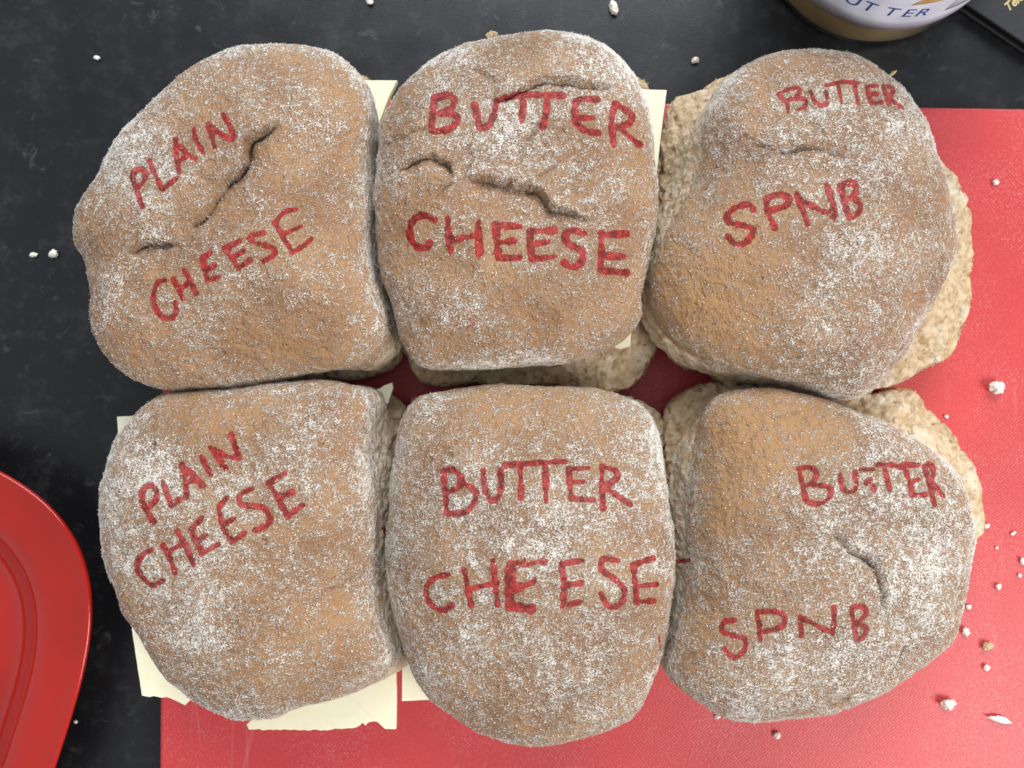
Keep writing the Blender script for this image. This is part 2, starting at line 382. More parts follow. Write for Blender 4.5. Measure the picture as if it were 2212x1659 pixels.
def make_roll(i, D):
    z_s, z_top, z_b = D.get('zs', 0.044), D.get('ztop', 0.066), D.get('zb', 0.0305)
    curve = closed_curve(D['outline'], NA)
    cen_uv = np.array(D.get('centre', curve.mean(0)))
    tgt = polar_radius(np.stack([curve[:, 0] - cen_uv[0], -(curve[:, 1] - cen_uv[1])], 1), np.zeros(2))
    c3 = P(cen_uv[0], cen_uv[1], z_s)
    R = tgt * (H - z_s) / F
    tt = np.linspace(0, 1, 60); pr, pz = crown_profile(tt, z_s, z_top, z_b)
    cs, sn = np.cos(ANG), np.sin(ANG)
    for it in range(4):                    # fit the plan so that the rim of the crown meets the sketched outline
        x = c3[0] + R[:, None] * cs[:, None] * pr[None]; y = c3[1] + R[:, None] * sn[:, None] * pr[None]
        k = F / (H - pz)[None]
        du = x * k + 1106 - cen_uv[0]; dv = y * k - (829.5 - cen_uv[1])
        a = np.arctan2(dv, du); rad = np.hypot(du, dv)
        j = rad.argmax(1); got_r = rad[np.arange(NA), j]; got_a = a[np.arange(NA), j]
        want = np.interp(got_a, ANG, tgt, period=2 * math.pi)
        R = R * (1 + 0.9 * (want / got_r - 1))
        R = (np.roll(R, 1) + R * 2 + np.roll(R, -1)) / 4
    # ---- crown
    r, z = crown_profile(GT, z_s, z_top, z_b)
    Rv = np.interp(GTH, ANG, R, period=2 * math.pi)
    w = np.clip((GT - TD) / (1 - TD), 0, 1)
    for (a0, hw, fl) in D.get('flare', []):
        da = np.abs((GTH - math.radians(a0) + math.pi) % (2 * math.pi) - math.pi)
        r = r + (fl * 0.001 / Rv + 0.085 * w) * w * sstep(math.radians(hw + 18), math.radians(hw - 10), da)
    v = np.stack([c3[0] + r * Rv * np.cos(GTH), c3[1] + r * Rv * np.sin(GTH), z], 1)
    def normals(v):
        g = v.reshape(NG, NG, 3); du = np.gradient(g, axis=1); dv = np.gradient(g, axis=0)
        nn = np.cross(du, dv).reshape(-1, 3); return nn / (np.linalg.norm(nn, axis=1)[:, None] + 1e-12)
    nn = normals(v); seed = i * 3.7 + 1.3
    wall = sstep(0.74, 0.88, GT)
    dsp = 0.0016 * noise(v, 38, seed) + 0.0006 * noise(v, 85, seed + 1) + 0.00030 * noise(v, 210, seed + 2) + 0.00016 * noise(v, 520, seed + 3)
    rid = 1 - np.abs(noise(v * np.array([1, 0.6, 1]), 110, seed + 5)) * 2
    dsp += 0.00030 * np.clip(rid - 0.55, 0, 1)
    wr = 1 - np.abs(noise(v * np.array([1, 0.45, 1]), 230, seed + 6)) * 2.2 + 0.8 * noise(v, 60, seed + 15)
    dsp -= 0.00040 * np.clip(wr - 0.75, 0, 1) * sstep(-0.1, 0.4, noise(v, 40, seed + 16))
    v = v + nn * dsp[:, None]
    # folds and cracks
    uv = UV(v); depth = np.zeros(len(v))
    warp = np.stack([noise(v, 160, seed + 7), noise(v, 160, seed + 8)], 1) * 8.0 + np.stack([noise(v, 420, seed + 9), noise(v, 420, seed + 10)], 1) * 3.5
    for (pts, A, LA, B, LB) in D['folds']:
        pts = spline(pts, 5); lo = pts.min(0) - 130; hi = pts.max(0) + 130
        m = np.where(((uv > lo) & (uv < hi)).all(1))[0]
        d, s, al = seg_dist(uv[m] + warp[m], pts)
        end = sstep(0, 0.22, al) * sstep(0, 0.22, 1 - al) * np.clip(0.85 + 0.6 * noise(v[m], 130, seed + 14), 0.45, 1.3)
        sd = d * s
        neg = -A * np.exp(-np.abs(sd) / (LA * 1.25)); pos = 0.65 * B * np.exp(-np.abs(sd) / LB)
        w = sstep(-3.0, 3.0, sd)
        groove = -0.60 * max(0, A - 0.35) * np.exp(-((sd + 2.0) / 4.5) ** 2)
        depth[m] += (neg * (1 - w) + pos * w + groove) * end * 0.001 * (1.75 if A > 1.3 else 1.15) * sstep(0, 60, 130 - d)
    v = v + nn * depth[:, None]
    for (du_, dv_, rr, dd) in D.get('dents', []):
        q = np.hypot(uv[:, 0] - du_, uv[:, 1] - dv_); v = v - nn * (dd * 0.001 * np.exp(-(q / rr) ** 2))[:, None]
    # pulled-apart sides
    torn = np.zeros(len(v))
    for (a0, hw, t0) in D['torn']:
        da = np.abs((GTH - math.radians(a0) + math.pi) % (2 * math.pi) - math.pi)
        torn = np.maximum(torn, sstep(math.radians(hw + 14), math.radians(hw - 8), da) * sstep(t0 - 0.03, t0 + 0.05, GT + 0.03 * noise(v, 90, seed + 4)))
    rag = noise(v, 190, seed + 11) * 0.6 + noise(v, 420, seed + 12) * 0.5
    v = v + nn * (torn * rag * 0.0010)[:, None]
    low = sstep(0.93, 1.0, GT)
    v[:, 2] += low * noise(v, 120, seed + 13) * 0.0012
    # attributes
    uv = UV(v)
    flour = np.full(len(v), D.get('flour', 0.0)) + 0.03 + 0.20 * noise(v, 45, seed + 20) + 0.16 * noise(v, 85, seed + 23)
    flour += (0.26 + 0.30 * noise(v, 28, seed + 21)) * sstep(0.44 , 0.74, GT + 0.10 * noise(v, 40, seed + 22))
    bare = np.zeros(len(v))
    for (u0, v0, rr, st) in D['flour_blobs']:
        flour += 0.75 * st * np.exp(-(((uv[:, 0] - u0) ** 2 + (uv[:, 1] - v0) ** 2) / rr ** 2))
    for (u0, v0, rr, st) in D['bare_blobs']:
        bare += st * np.exp(-(((uv[:, 0] - u0) ** 2 + (uv[:, 1] - v0) ** 2) / rr ** 2))
    for (a0, hw, st) in D['rim']:
        da = np.abs((GTH - math.radians(a0) + math.pi) % (2 * math.pi) - math.pi)
        flour += st * sstep(math.radians(hw), math.radians(hw * 0.4), da) * sstep(0.50, 0.74, GT)
    # handwriting: strokes laid on the surface, measured along the surface in 3D
    ink = np.zeros(len(v))
    ox, oy, sc = D['crop']
    top = GT < 0.79
    rng = np.random.RandomState(100 + i)
    for (pts, hw) in D['ink']:
        q = spline((np.array(pts, float) * sc + np.array([ox, oy])) * 0.54861, 7)
        hwd = hw * sc * 0.54861
        lo = q.min(0) - 16; hi = q.max(0) + 16
        m = np.where(((uv > lo) & (uv < hi)).all(1) & (top | (hw == 7)))[0]
        if not len(m): continue
        mv = uv[m]
        rad = hwd * (1 + 0.24 * rng.normal(size=len(q)).clip(-1.3, 1.3))
        best = np.full(len(m), -9.0)
        for a in range(len(q) - 1):
            d = q[a + 1] - q[a]; t = np.clip(((mv - q[a]) @ d) / ((d ** 2).sum() + 1e-9), 0, 1)
            dist = np.linalg.norm(mv - (q[a] + t[:, None] * d), axis=1); rr = rad[a] * (1 - t) + rad[a + 1] * t
            best = np.maximum(best, 0.5 - (dist - rr) / 4.6)
        ink[m] = np.maximum(ink[m], np.clip(best, 0, 1.25) * (1.0 if hw > 6 else 0.62))
    root = thing('bread_roll', D['label'], 'bread roll', tuple(P(cen_uv[0], cen_uv[1], z_s)[:2]) + (ZB,), 'floured bread rolls set out in two rows')
    crown = mesh_np('top_half', v, GQ, CRUST, root, attrs=dict(flour=flour, ink=ink, torn=torn, bare=bare, side=sstep(0.48, 0.80, GT), baked=sstep(0.62, 0.25, GT)))
    crown['label'] = D['crown_label']
    # loose flour: tiny solid grains lying on the crust, thicker where it was dusted more
    cl = noise(v, 150, seed + 40) * 0.8 + noise(v, 420, seed + 41) * 0.9 + 0.35 * noise(v, 45, seed + 42)
    pr_ = np.exp(2.0 * (flour + 0.95 * cl) - 1.1 * bare) * (GT < 0.92) * (1 - 0.7 * torn) * (1 - 0.92 * sstep(0.3, 0.6, ink))
    g3 = v.reshape(NG, NG, 3); ar = np.linalg.norm(np.cross(np.gradient(g3, axis=1), np.gradient(g3, axis=0)), axis=2).ravel()
    pr_ *= ar; pr_ /= pr_.sum()
    scatter('flour', v, normals(v), pr_, 22000, 0.00009, 0.00030, FLOUR, crown, rng, 0.55)
    # flat cut face that closes the crown
    n = len(GRING); rv = v[GRING]; cc = rv.mean(0)
    inner = cc + (rv - cc) * 0.5; inner[:, 2] = z_b + 0.0006
    cv2 = np.vstack([rv, inner, cc[None] * np.array([1, 1, 0]) + np.array([0, 0, z_b + 0.0006])])
    ff = [(k, (k + 1) % n, n + (k + 1) % n, n + k) for k in range(n)] + [(n + k, n + (k + 1) % n, 2 * n) for k in range(n)]
    cf = mesh_np('cut_face', cv2, ff, CRUMB, None, attrs=dict(crust=np.zeros(len(cv2))))
    cf.parent = crown; cf.matrix_parent_inverse = Matrix.Identity(4)
    # ---- lower half
    zt = D.get('zc', 0.0268)
    if 'heel' in D:
        hc = closed_curve(D['heel'], NA); zh = D.get('zheel', 0.020)
        hw_ = np.stack([(hc[:, 0] - 1106) * (H - zh) / F, -(hc[:, 1] - 829.5) * (H - zh) / F], 1)
        RB = polar_radius(hw_, c3[:2])
    else:
        RB = R * D.get('heel_scale', 0.985)
    RB = RB * (1 + 0.018 * np.interp(ANG, np.linspace(-math.pi, math.pi, 48), np.r_[(q0 := rng.normal(size=47)), q0[:1]]))
    tk = [0, 0.48, 0.66, 0.72, 0.80, 0.90, 1.0]
    rk = [0, 0.78, 0.985, 1.0, 0.995, 0.965, 0.86]
    zk = [zt, zt - 0.0003, zt - 0.0050, zt - 0.0078, 0.0150, 0.0100, ZB + 0.0003]
    r = np.interp(BT, tk, rk); z = np.interp(BT, tk, zk); Rv = np.interp(BTH, ANG, RB, period=2 * math.pi)
    b = np.stack([c3[0] + r * Rv * np.cos(BTH), c3[1] + r * Rv * np.sin(BTH), z], 1)
    g = b.reshape(NB, NB, 3); nb_ = np.cross(np.gradient(g, axis=1), np.gradient(g, axis=0)).reshape(-1, 3)
    nb_ /= np.linalg.norm(nb_, axis=1)[:, None] + 1e-12
    face = sstep(0.74, 0.62, BT); rim = np.exp(-((BT - 0.67) / 0.09) ** 2)
    pore = np.clip(noise(b, 260, seed + 30) - 0.16, 0, 1) * 2.2 + np.clip(noise(b, 560, seed + 31) - 0.1, 0, 1) * 1.8
    soft = sstep(1.0, 0.9, BT)
    d = (0.0010 * noise(b, 60, seed + 32) + 0.0003 * noise(b, 330, seed + 34)) * soft - 0.0013 * pore * np.clip(face + rim, 0, 1)
    d = np.where(d > 0.0011, 0.0011, d)
    b = b + nb_ * d[:, None]
    b += np.stack([noise(b, 120, seed + 35), noise(b, 120, seed + 36), np.zeros(len(b))], 1) * 0.0012 * rim[:, None]
    b[:, 2] = np.maximum(b[:, 2], ZB + 0.0002)
    b[:, 2] = np.minimum(b[:, 2], zt + 0.0008)
    crust = sstep(0.64, 0.69, BT)
    for (a0, hw, t0) in D['torn']:
        da = np.abs((BTH - math.radians(a0) + math.pi) % (2 * math.pi) - math.pi)
        crust *= 1 - 0.75 * sstep(math.radians(hw + 14), math.radians(hw - 8), da)
    bo = mesh_np('bottom_half', b, BQ, CRUMB, root, attrs=dict(crust=crust))
    pr2 = (0.15 + rim + 0.6 * face) * (BT < 0.85) * np.exp(1.5 * noise(b, 200, seed + 43)); pr2 /= pr2.sum()
    scatter('crumb_tufts', b, nb_, pr2, 4200, 0.00012, 0.00045, TUFT, bo, rng, 0.8)
    return root

L = []   # short-hand lists of strokes, in the coordinates of each roll's own sketch
def ST(hw, *lines): return [(l, hw) for l in lines]

ROLLS = [
 dict(label='floured roll marked PLAIN CHEESE with a long diagonal fold, at the upper left',
  crown_label='floured crust with red words PLAIN CHEESE and a diagonal fold', crop=(200, 100, 0.9043),
  outline=[(440,122),(500,104),(580,96),(650,99),(715,113),(770,146),(800,192),(810,260),(806,330),(803,420),(806,520),(818,600),(838,680),(835,735),(790,783),(700,808),(600,822),(500,836),(420,840),(330,828),(260,798),(215,750),(197,690),(193,630),(178,575),(163,520),(167,460),(190,412),(212,365),(243,305),(292,248),(342,198),(395,150)],
  folds=[([(612,258),(560,282),(534,305),(528,345),(495,385),(455,425),(425,475),(405,515)], 2.6, 26, 1.3, 34),
         ([(405,520),(350,525),(300,528),(262,560)], 1.5, 16, 0.9, 30),
         ([(270,560),(262,600),(255,640)], 1.0, 18, 0.5, 22),
         ([(405,515),(470,495),(560,490)], 0.8, 18, 0.5, 26)],
  dents=[(455,440,60,1.6),(185,560,30,1.5)],
  zheel=0.021, heel=[(440,150),(500,125),(580,115),(650,118),(715,130),(770,155),(812,200),(822,260),(824,330),(826,420),(830,520),(838,600),(852,680),(866,745),(858,788),(820,812),(700,826),(600,834),(500,838),(420,845),(345,842),(300,800),(262,760),(240,690),(230,630),(215,575),(205,520),(212,460),(235,412),(255,365),(285,305),(330,258),(372,208),(405,170)],
  torn=[(-5,38,0.84),(-60,30,0.9)], flare=[(-8,42,3.5)],
  flour=0.02, flour_blobs=[(300,330,110,0.35),(330,490,40,0.45),(250,300,90,0.3),(500,470,60,0.15)],
  bare_blobs=[(560,720,150,0.35),(470,430,60,0.5),(690,560,90,0.2)], rim=[(150,45,0.55),(70,50,0.25),(10,50,0.35),(190,25,0.25)],
  ink=ST(11,[(352,655),(375,720),(398,788)],[(350,660),(372,630),(406,632),(412,662),(384,706)],[(430,592),(455,650),(485,716)],[(485,714),(515,692),(548,664)],
   [(543,497),(546,565),(560,643)],[(548,512),(590,555),(632,582)],[(553,597),(602,562)],[(622,447),(628,490),(665,555)],[(682,430),(697,475),(712,525)],[(688,430),(735,470),(790,500)],[(750,387),(780,440),(800,490)],
   [(498,1110),(462,1125),(447,1180),(455,1225),(480,1265),(520,1275),(545,1250),(542,1210)],[(535,1105),(555,1150),(577,1195)],[(580,1065),(605,1110),(632,1165)],[(555,1152),(608,1117)],
   [(660,1012),(670,1060),(682,1110)],[(682,1110),(735,1095)],[(660,1014),(695,990)],[(672,1066),(712,1046)],
   [(757,967),(790,1015),(815,1060)],[(815,1060),(870,1020)],[(757,970),(825,938)],[(785,1015),(835,985)],
   [(925,905),(875,915),(870,937),(920,955),(970,970),(975,1000),(925,1025)],
   [(978,862),(1010,920),(1050,985)],[(1050,985),(1100,960),(1135,930)],[(975,860),(1015,815),(1070,800)],[(1005,912),(1090,875)])),
 dict(label='floured roll marked BUTTER CHEESE with wavy folds, at the top centre',
  crown_label='floured crust with red words BUTTER CHEESE and wavy folds', crop=(1400, 80, 0.904),
  outline=[(1060,87),(1140,72),(1220,77),(1300,102),(1350,137),(1382,182),(1405,240),(1420,320),(1424,400),(1414,500),(1398,570),(1382,640),(1378,690),(1335,742),(1260,772),(1150,790),(1050,798),(960,802),(905,790),(868,740),(846,660),(824,580),(813,480),(811,400),(814,320),(820,262),(850,205),(890,163),(930,132),(990,105)],
  folds=[([(1345,186),(1290,180),(1230,172),(1180,170),(1130,186),(1080,208),(1030,215)], 1.4, 24, 1.1, 26),
         ([(1090,192),(1050,160),(1010,150)], 0.7, 14, 0.5, 20),
         ([(1300,478),(1250,465),(1195,445),(1165,408),(1120,396),(1060,388),(1010,385),(985,388)], 2.6, 30, 1.2, 26),
         ([(985,392),(960,350),(930,338),(870,350),(845,362)], 1.5, 18, 0.9, 24),
         ([(988,388),(950,410),(930,430)], 1.0, 14, 0.7, 22),
         ([(930,262),(870,290),(825,320)], 1.0, 22, 0.7, 26),
         ([(1120,345),(1145,300),(1175,255)], 1.0, 18, 0.6, 20),
         ([(1010,390),(1020,340),(1005,300)], 0.8, 16, 0.5, 20),
         ([(1160,400),(1185,370),(1215,350)], 1.2, 20, 0.4, 20)],
  dents=[(1090,330,90,1.2),(1250,420,60,1.0)],
  torn=[(190,25,0.88),(-5,30,0.88),(-100,30,0.92)], zheel=0.021,
  heel=[(1060,105),(1140,95),(1220,98),(1300,120),(1350,155),(1395,172),(1412,250),(1425,320),(1424,400),(1422,500),(1424,580),(1430,640),(1428,720),(1410,772),(1380,814),(1310,836),(1200,838),(1050,836),(960,835),(930,830),(885,795),(858,740),(840,660),(824,580),(816,480),(815,400),(820,320),(830,265),(860,215),(900,175),(940,145),(1000,120)],
  flour=0.05, flour_blobs=[(1330,150,80,0.45),(1130,260,130,0.2),(1060,300,80,0.2),(1000,670,50,0.45),(1260,430,70,0.1),(980,130,90,0.15)],
  bare_blobs=[(900,480,110,0.45),(1040,640,150,0.4),(1130,130,60,0.25),(1100,430,80,0.3),(1270,660,110,0.35)], rim=[(45,40,0.4),(100,60,0.25),(170,40,0.2),(-80,50,0.15)],
  ink=ST(14,[(345,340),(335,410),(328,482)],[(350,340),(400,325),(430,345),(415,385),(375,400)],[(375,405),(430,410),(440,440),(405,475),(335,487)],
   [(517,370),(530,420),(545,467),(580,457),(602,410),(615,345)],[(640,342),(720,325),(800,325),(905,328)],[(730,330),(725,440)],[(835,340),(830,400),(815,470)],
   [(1060,345),(975,345),(955,380),(960,440),(1000,480),(1060,492)],[(965,425),(1035,425)],[(1130,365),(1115,440),(1125,545)],[(1130,365),(1195,405),(1195,445),(1120,470)],[(1150,470),(1235,540)],
   [(345,870),(290,850),(245,880),(237,940),(265,985),(310,990),(325,965)],[(400,860),(405,930),(415,1005)],[(535,880),(540,1015)],[(410,960),(535,935)],
   [(610,890),(615,960),(622,1035)],[(622,1035),(715,1035)],[(610,890),(720,900)],[(615,970),(690,960)],[(760,920),(760,980),(770,1038)],[(770,1038),(865,1030)],[(760,920),(865,915)],[(765,975),(840,965)],
   [(1000,930),(945,915),(910,935),(925,970),(985,1005),(985,1050),(945,1075),(905,1055)],[(1070,930),(1070,1010),(1065,1088)],[(1065,1088),(1180,1100)],[(1075,935),(1180,930)],[(1075,1025),(1170,1030)])
   + ST(5,[(490,1335),(515,1325)],[(500,1300),(508,1318)],[(785,1290),(792,1310)],[(480,1370),(495,1372)])),
 dict(label='floured roll marked BUTTER SPNB, torn crumb showing at its left, at the upper right',
  crown_label='floured crust with red words BUTTER and SPNB', crop=(2450, 150, 0.8863),
  outline=[(1700,113),(1780,112),(1840,121),(1900,150),(1950,190),(1985,240),(2015,310),(2040,390),(2060,460),(2065,530),(2050,590),(2020,650),(1985,700),(1945,770),(1900,822),(1850,855),(1790,852),(1720,830),(1640,812),(1560,790),(1500,768),(1440,728),(1412,680),(1402,620),(1418,540),(1450,480),(1478,430),(1500,370),(1515,300),(1530,235),(1560,180),(1620,140)],
  folds=[([(1600,300),(1650,318),(1710,328),(1765,322),(1810,335),(1840,365)], 0.6, 20, 1.3, 30)[0:1] + (1.5, 26, 1.0, 30),
         ([(1640,290),(1600,298),(1570,310)], 0.7, 16, 0.4, 20),
         ([(1850,560),(1800,575),(1780,590)], 0.7, 14, 0.4, 18),
         ([(1660,770),(1720,780),(1800,765)], 0.7, 14, 0.5, 22),
         ([(1860,370),(1900,400),(1930,450)], 0.5, 20, 0.4, 24)],
  dents=[(1720,300,80,1.2)],
  torn=[(165,30,0.72),(-115,45,0.84),(130,22,0.74)], flare=[(165,32,6.0),(-115,40,2.5)],
  flour=0.07, flour_blobs=[(1980,260,90,0.35),(1760,230,110,0.2),(1850,400,140,0.15),(1900,600,140,0.12),(1800,720,100,0.15)],
  bare_blobs=[(1470,640,150,0.95),(1560,480,110,0.35),(1640,150,50,0.3),(1560,760,120,0.5)], rim=[(30,45,0.45),(100,40,0.2),(-30,40,0.2)],
  heel=[(1620,140),(1700,125),(1800,130),(1900,160),(1980,240),(2022,330),(2068,395),(2086,480),(2100,560),(2096,640),(2086,690),(2080,718),(2052,762),(1990,803),(1958,826),(1900,838),(1800,845),(1700,842),(1600,830),(1520,812),(1462,790),(1432,748),(1425,690),(1425,600),(1428,520),(1425,420),(1428,330),(1440,250),(1490,205),(1545,168)], zheel=0.021, zc=0.0285,
  ink=ST(9,[(700,255),(730,290),(738,330)],[(695,250),(745,225),(785,225),(780,255),(725,280)],[(770,265),(815,275),(810,305),(775,320)],[(835,235),(855,280),(885,300),(910,285),(905,235)],
   [(905,210),(980,195),(1050,200)],[(960,210),(975,290)],[(1030,205),(1050,295)],[(1085,215),(1095,255),(1110,290)],[(1110,290),(1150,285)],[(1085,213),(1135,212)],[(1095,250),(1130,248)],
   [(1160,215),(1175,260),(1185,295)],[(1160,213),(1200,220),(1200,245),(1175,260)],[(1180,265),(1215,290),(1245,312)])
   + ST(13,[(585,765),(560,740),(500,755),(460,800),(490,825),(570,840),(580,870),(545,910),(495,910),(470,880)],[(640,720),(645,770),(680,845)],[(640,715),(690,695),(735,705),(735,740),(680,760),(650,765)],
   [(775,690),(795,750),(825,825)],[(780,710),(860,755),(945,795)],[(905,645),(930,715),(950,790)],[(970,660),(985,720),(1005,790)],[(970,655),(1020,640),(1040,665),(1025,705),(990,715)],[(1020,710),(1055,735),(1050,775),(1005,800)])),
 dict(label='floured roll marked PLAIN CHEESE beside the red plate, cheese slices poking out',
  crown_label='floured crust with red words PLAIN CHEESE close together', crop=(300, 1450, 0.9044),
  outline=[(420,842),(520,837),(620,830),(720,825),(790,838),(812,880),(806,960),(812,1060),(817,1140),(818,1250),(830,1340),(850,1400),(845,1440),(800,1480),(730,1510),(650,1532),(590,1555),(540,1558),(480,1545),(420,1510),(370,1470),(330,1420),(308,1386),(285,1352),(264,1322),(250,1280),(233,1240),(221,1180),(222,1100),(228,1020),(242,960),(270,920),(310,880),(360,853)],
  folds=[([(800,1230),(740,1260),(690,1285),(650,1320)], 0.7, 18, 0.5, 24),
         ([(410,1330),(405,1380),(395,1420)], 0.6, 14, 0.4, 18),
         ([(530,1185),(500,1215),(480,1260)], 0.4, 14, 0.3, 18)],
  dents=[(330,960,5,2.2),(690,960,5,1.5),(697,957,3,1.5)],
  zheel=0.021, heel=[(420,850),(520,842),(620,838),(720,832),(800,838),(850,855),(878,895),(866,960),(858,1060),(856,1140),(856,1250),(858,1340),(862,1400),(858,1430),(800,1460),(730,1480),(650,1490),(590,1495),(540,1498),(480,1495),(420,1470),(380,1440),(350,1400),(330,1370),(310,1340),(290,1310),(280,1270),(268,1230),(258,1180),(258,1100),(262,1020),(272,970),(292,930),(325,890),(370,862)],
  torn=[(0,52,0.82),(60,14,0.88),(-60,20,0.95)], flare=[(0,48,5.0)],
  flour=0.12, flour_blobs=[(280,1100,120,0.25),(400,1360,100,0.25),(330,1000,70,0.2),(620,1000,140,0.05)],
  bare_blobs=[(420,910,90,0.5),(720,1200,140,0.35),(640,1430,140,0.4),(560,870,100,0.4)], rim=[(190,60,0.25),(-100,50,0.2)],
  ink=ST(12,[(285,580),(305,620),(340,675)],[(285,580),(290,530),(320,510),(350,535),(340,585),(300,605)],[(375,495),(395,545),(415,595)],[(415,595),(455,567)],[(460,420),(475,490),(480,560)],[(460,425),(515,470),(555,515)],[(480,500),(520,480)],
   [(545,385),(565,425),(585,465)],[(590,350),(625,400),(650,435)],[(585,345),(650,380),(710,390)],[(675,285),(690,335),(710,390)],
   [(330,790),(290,810),(265,860),(285,905),(330,945),(375,925)],[(375,765),(405,820),(430,890)],[(440,710),(480,780),(510,855)],[(400,800),(470,760)],[(500,705),(520,750),(550,805)],[(550,805),(615,770)],[(500,700),(545,655)],[(520,750),(570,725)],
   [(620,610),(640,690),(680,755)],[(680,755),(735,715)],[(620,605),(655,565)],[(635,680),(690,655)],[(765,525),(715,550),(715,590),(760,600),(810,605),(845,650),(825,690),(775,705)],
   [(840,500),(880,570),(920,645)],[(920,645),(985,597)],[(840,500),(910,455)],[(885,560),(940,540)]) + ST(7,[(1340,697),(1344,712)])),
 dict(label='floured roll marked BUTTER CHEESE with a smooth round top, at the bottom centre',
  crown_label='floured crust with red words BUTTER and CHEESE', crop=(1450, 1450, 0.9346),
  outline=[(920,852),(1000,840),(1100,834),(1200,834),(1290,840),(1350,857),(1400,892),(1416,940),(1432,1010),(1448,1100),(1455,1180),(1453,1270),(1446,1350),(1435,1410),(1410,1480),(1370,1540),(1300,1580),(1220,1600),(1150,1605),(1080,1595),(1010,1570),(950,1530),(900,1470),(870,1400),(850,1320),(836,1230),(834,1150),(841,1080),(850,1000),(862,930),(882,882)],
  folds=[([(985,1190),(1040,1235),(1070,1260)], 0.7, 14, 0.4, 20),
         ([(1170,1395),(1200,1440),(1215,1490)], 0.6, 14, 0.4, 18),
         ([(1190,1400),(1240,1450),(1300,1490)], 0.5, 20, 0.4, 26),
         ([(1100,1130),(1105,1180),(1120,1230)], 0.4, 14, 0.3, 20)],
  dents=[],
  zheel=0.021, heel=[(900,850),(1000,842),(1100,838),(1200,838),(1290,840),(1370,852),(1412,872),(1436,920),(1440,1010),(1446,1100),(1448,1180),(1446,1270),(1438,1350),(1425,1400),(1395,1455),(1350,1510),(1290,1545),(1220,1560),(1150,1562),(1080,1555),(1015,1530),(960,1490),(910,1440),(880,1380),(865,1320),(862,1230),(864,1150),(866,1080),(868,1000),(870,930),(880,875)],
  torn=[(25,30,0.88),(180,30,0.92)],
  flour=0.12, flour_blobs=[(1380,930,70,0.3),(1300,1100,150,0.15),(1000,1000,120,0.1),(1100,1200,150,0.1)],
  bare_blobs=[(1000,870,110,0.6),(1200,870,120,0.45),(950,1170,80,0.35),(1300,880,70,0.35)], rim=[(20,40,0.15),(-70,60,0.2)],
  ink=ST(12,[(315,435),(325,520),(330,610)],[(315,432),(360,430),(390,460),(385,500),(330,525)],[(385,480),(450,515),(445,570),(400,610),(330,612)],[(485,430),(490,500),(515,555),(550,540),(560,480),(555,430)],
   [(575,408),(690,400),(830,392)],[(640,410),(645,545)],[(745,400),(750,565)],[(845,425),(850,490),(855,550)],[(855,550),(950,555)],[(845,425),(930,420)],[(850,480),(910,478)],
   [(985,425),(985,500),(990,590)],[(985,415),(1040,430),(1045,465),(990,500)],[(1000,505),(1060,545),(1105,575)],
   [(340,870),(285,880),(245,925),(260,990),(310,1020),(350,1000)],[(405,850),(420,930),(435,1005)],[(525,810),(535,900),(545,995)],[(420,930),(540,905)],[(810,820),(825,910),(820,1000)],[(820,1000),(895,985)],[(815,825),(905,810)],[(825,915),(895,905)],
   [(1050,810),(990,805),(985,850),(1040,890),(1080,940),(1060,995),(1010,1000),(980,950)],[(1115,830),(1125,910),(1130,985)],[(1130,985),(1205,980)],[(1115,830),(1200,800)],[(1125,920),(1215,910)])
   + ST(20,[(600,825),(595,930),(600,1010)],[(595,1000),(685,1015)],[(595,935),(640,920)]) + ST(12,[(600,825),(745,815)],[(595,935),(700,900)]) + ST(5,[(1225,1120),(1232,1190)],[(1225,1060),(1240,1055)])),
 dict(label='floured roll marked BUTTER SPNB with a long crack on its right, at the lower right',
  crown_label='floured crust with red words BUTTER and SPNB and a dark crack', crop=(2500, 1400, 0.979),
  outline=[(1560,852),(1640,842),(1720,846),(1790,862),(1850,890),(1920,912),(1980,950),(2040,1000),(2080,1060),(2101,1130),(2105,1210),(2090,1290),(2060,1375),(2000,1440),(1930,1490),(1850,1520),(1760,1550),(1680,1560),(1580,1550),(1520,1522),(1470,1488),(1443,1445),(1452,1380),(1470,1300),(1484,1200),(1488,1100),(1490,1020),(1500,950),(1520,890)],
  folds=[([(1790,1130),(1815,1165),(1845,1200),(1885,1225),(1905,1265),(1908,1310),(1912,1350)], 2.8, 9, 0.7, 30),
         ([(1958,1385),(1945,1420),(1925,1450),(1900,1475)], 2.0, 7, 0.5, 20),
         ([(1770,1535),(1800,1528),(1840,1515)], 1.2, 8, 0.4, 20),
         ([(2020,1340),(2015,1370),(2005,1395)], 1.0, 7, 0.3, 18),
         ([(1885,1225),(1930,1190),(1990,1180)], 0.6, 16, 0.4, 22),
         ([(1560,1210),(1640,1190),(1720,1210)], 0.4, 24, 0.3, 30)],
  dents=[],
  torn=[(178,42,0.82),(115,25,0.86)], flare=[(178,42,5.0)],
  flour=0.16, flour_blobs=[(2030,1150,130,0.3),(1850,1100,120,0.2),(2000,1330,120,0.2),(1700,1450,130,0.15)],
  bare_blobs=[(1600,920,140,1.1),(1530,1100,110,0.75),(1760,920,90,0.6),(1530,1330,90,0.5)], rim=[(0,60,0.35),(-80,50,0.2)],
  heel=[(1520,818),(1600,815),(1700,825),(1800,835),(1880,842),(1925,832),(1965,850),(2030,900),(2072,960),(2105,1030),(2121,1068),(2112,1130),(2085,1220),(2060,1300),(2000,1390),(1900,1450),(1760,1490),(1620,1490),(1520,1460),(1455,1410),(1448,1300),(1450,1200),(1448,1100),(1440,1000),(1430,930),(1440,880),(1470,845)], zheel=0.021, zc=0.0285,
  ink=ST(10,[(660,460),(675,530),(690,590)],[(660,455),(700,450),(730,470),(715,510),(680,525)],[(720,520),(780,530),(785,565),(750,595),(690,590)],[(825,480),(835,530),(860,550),(890,530),(885,470)],
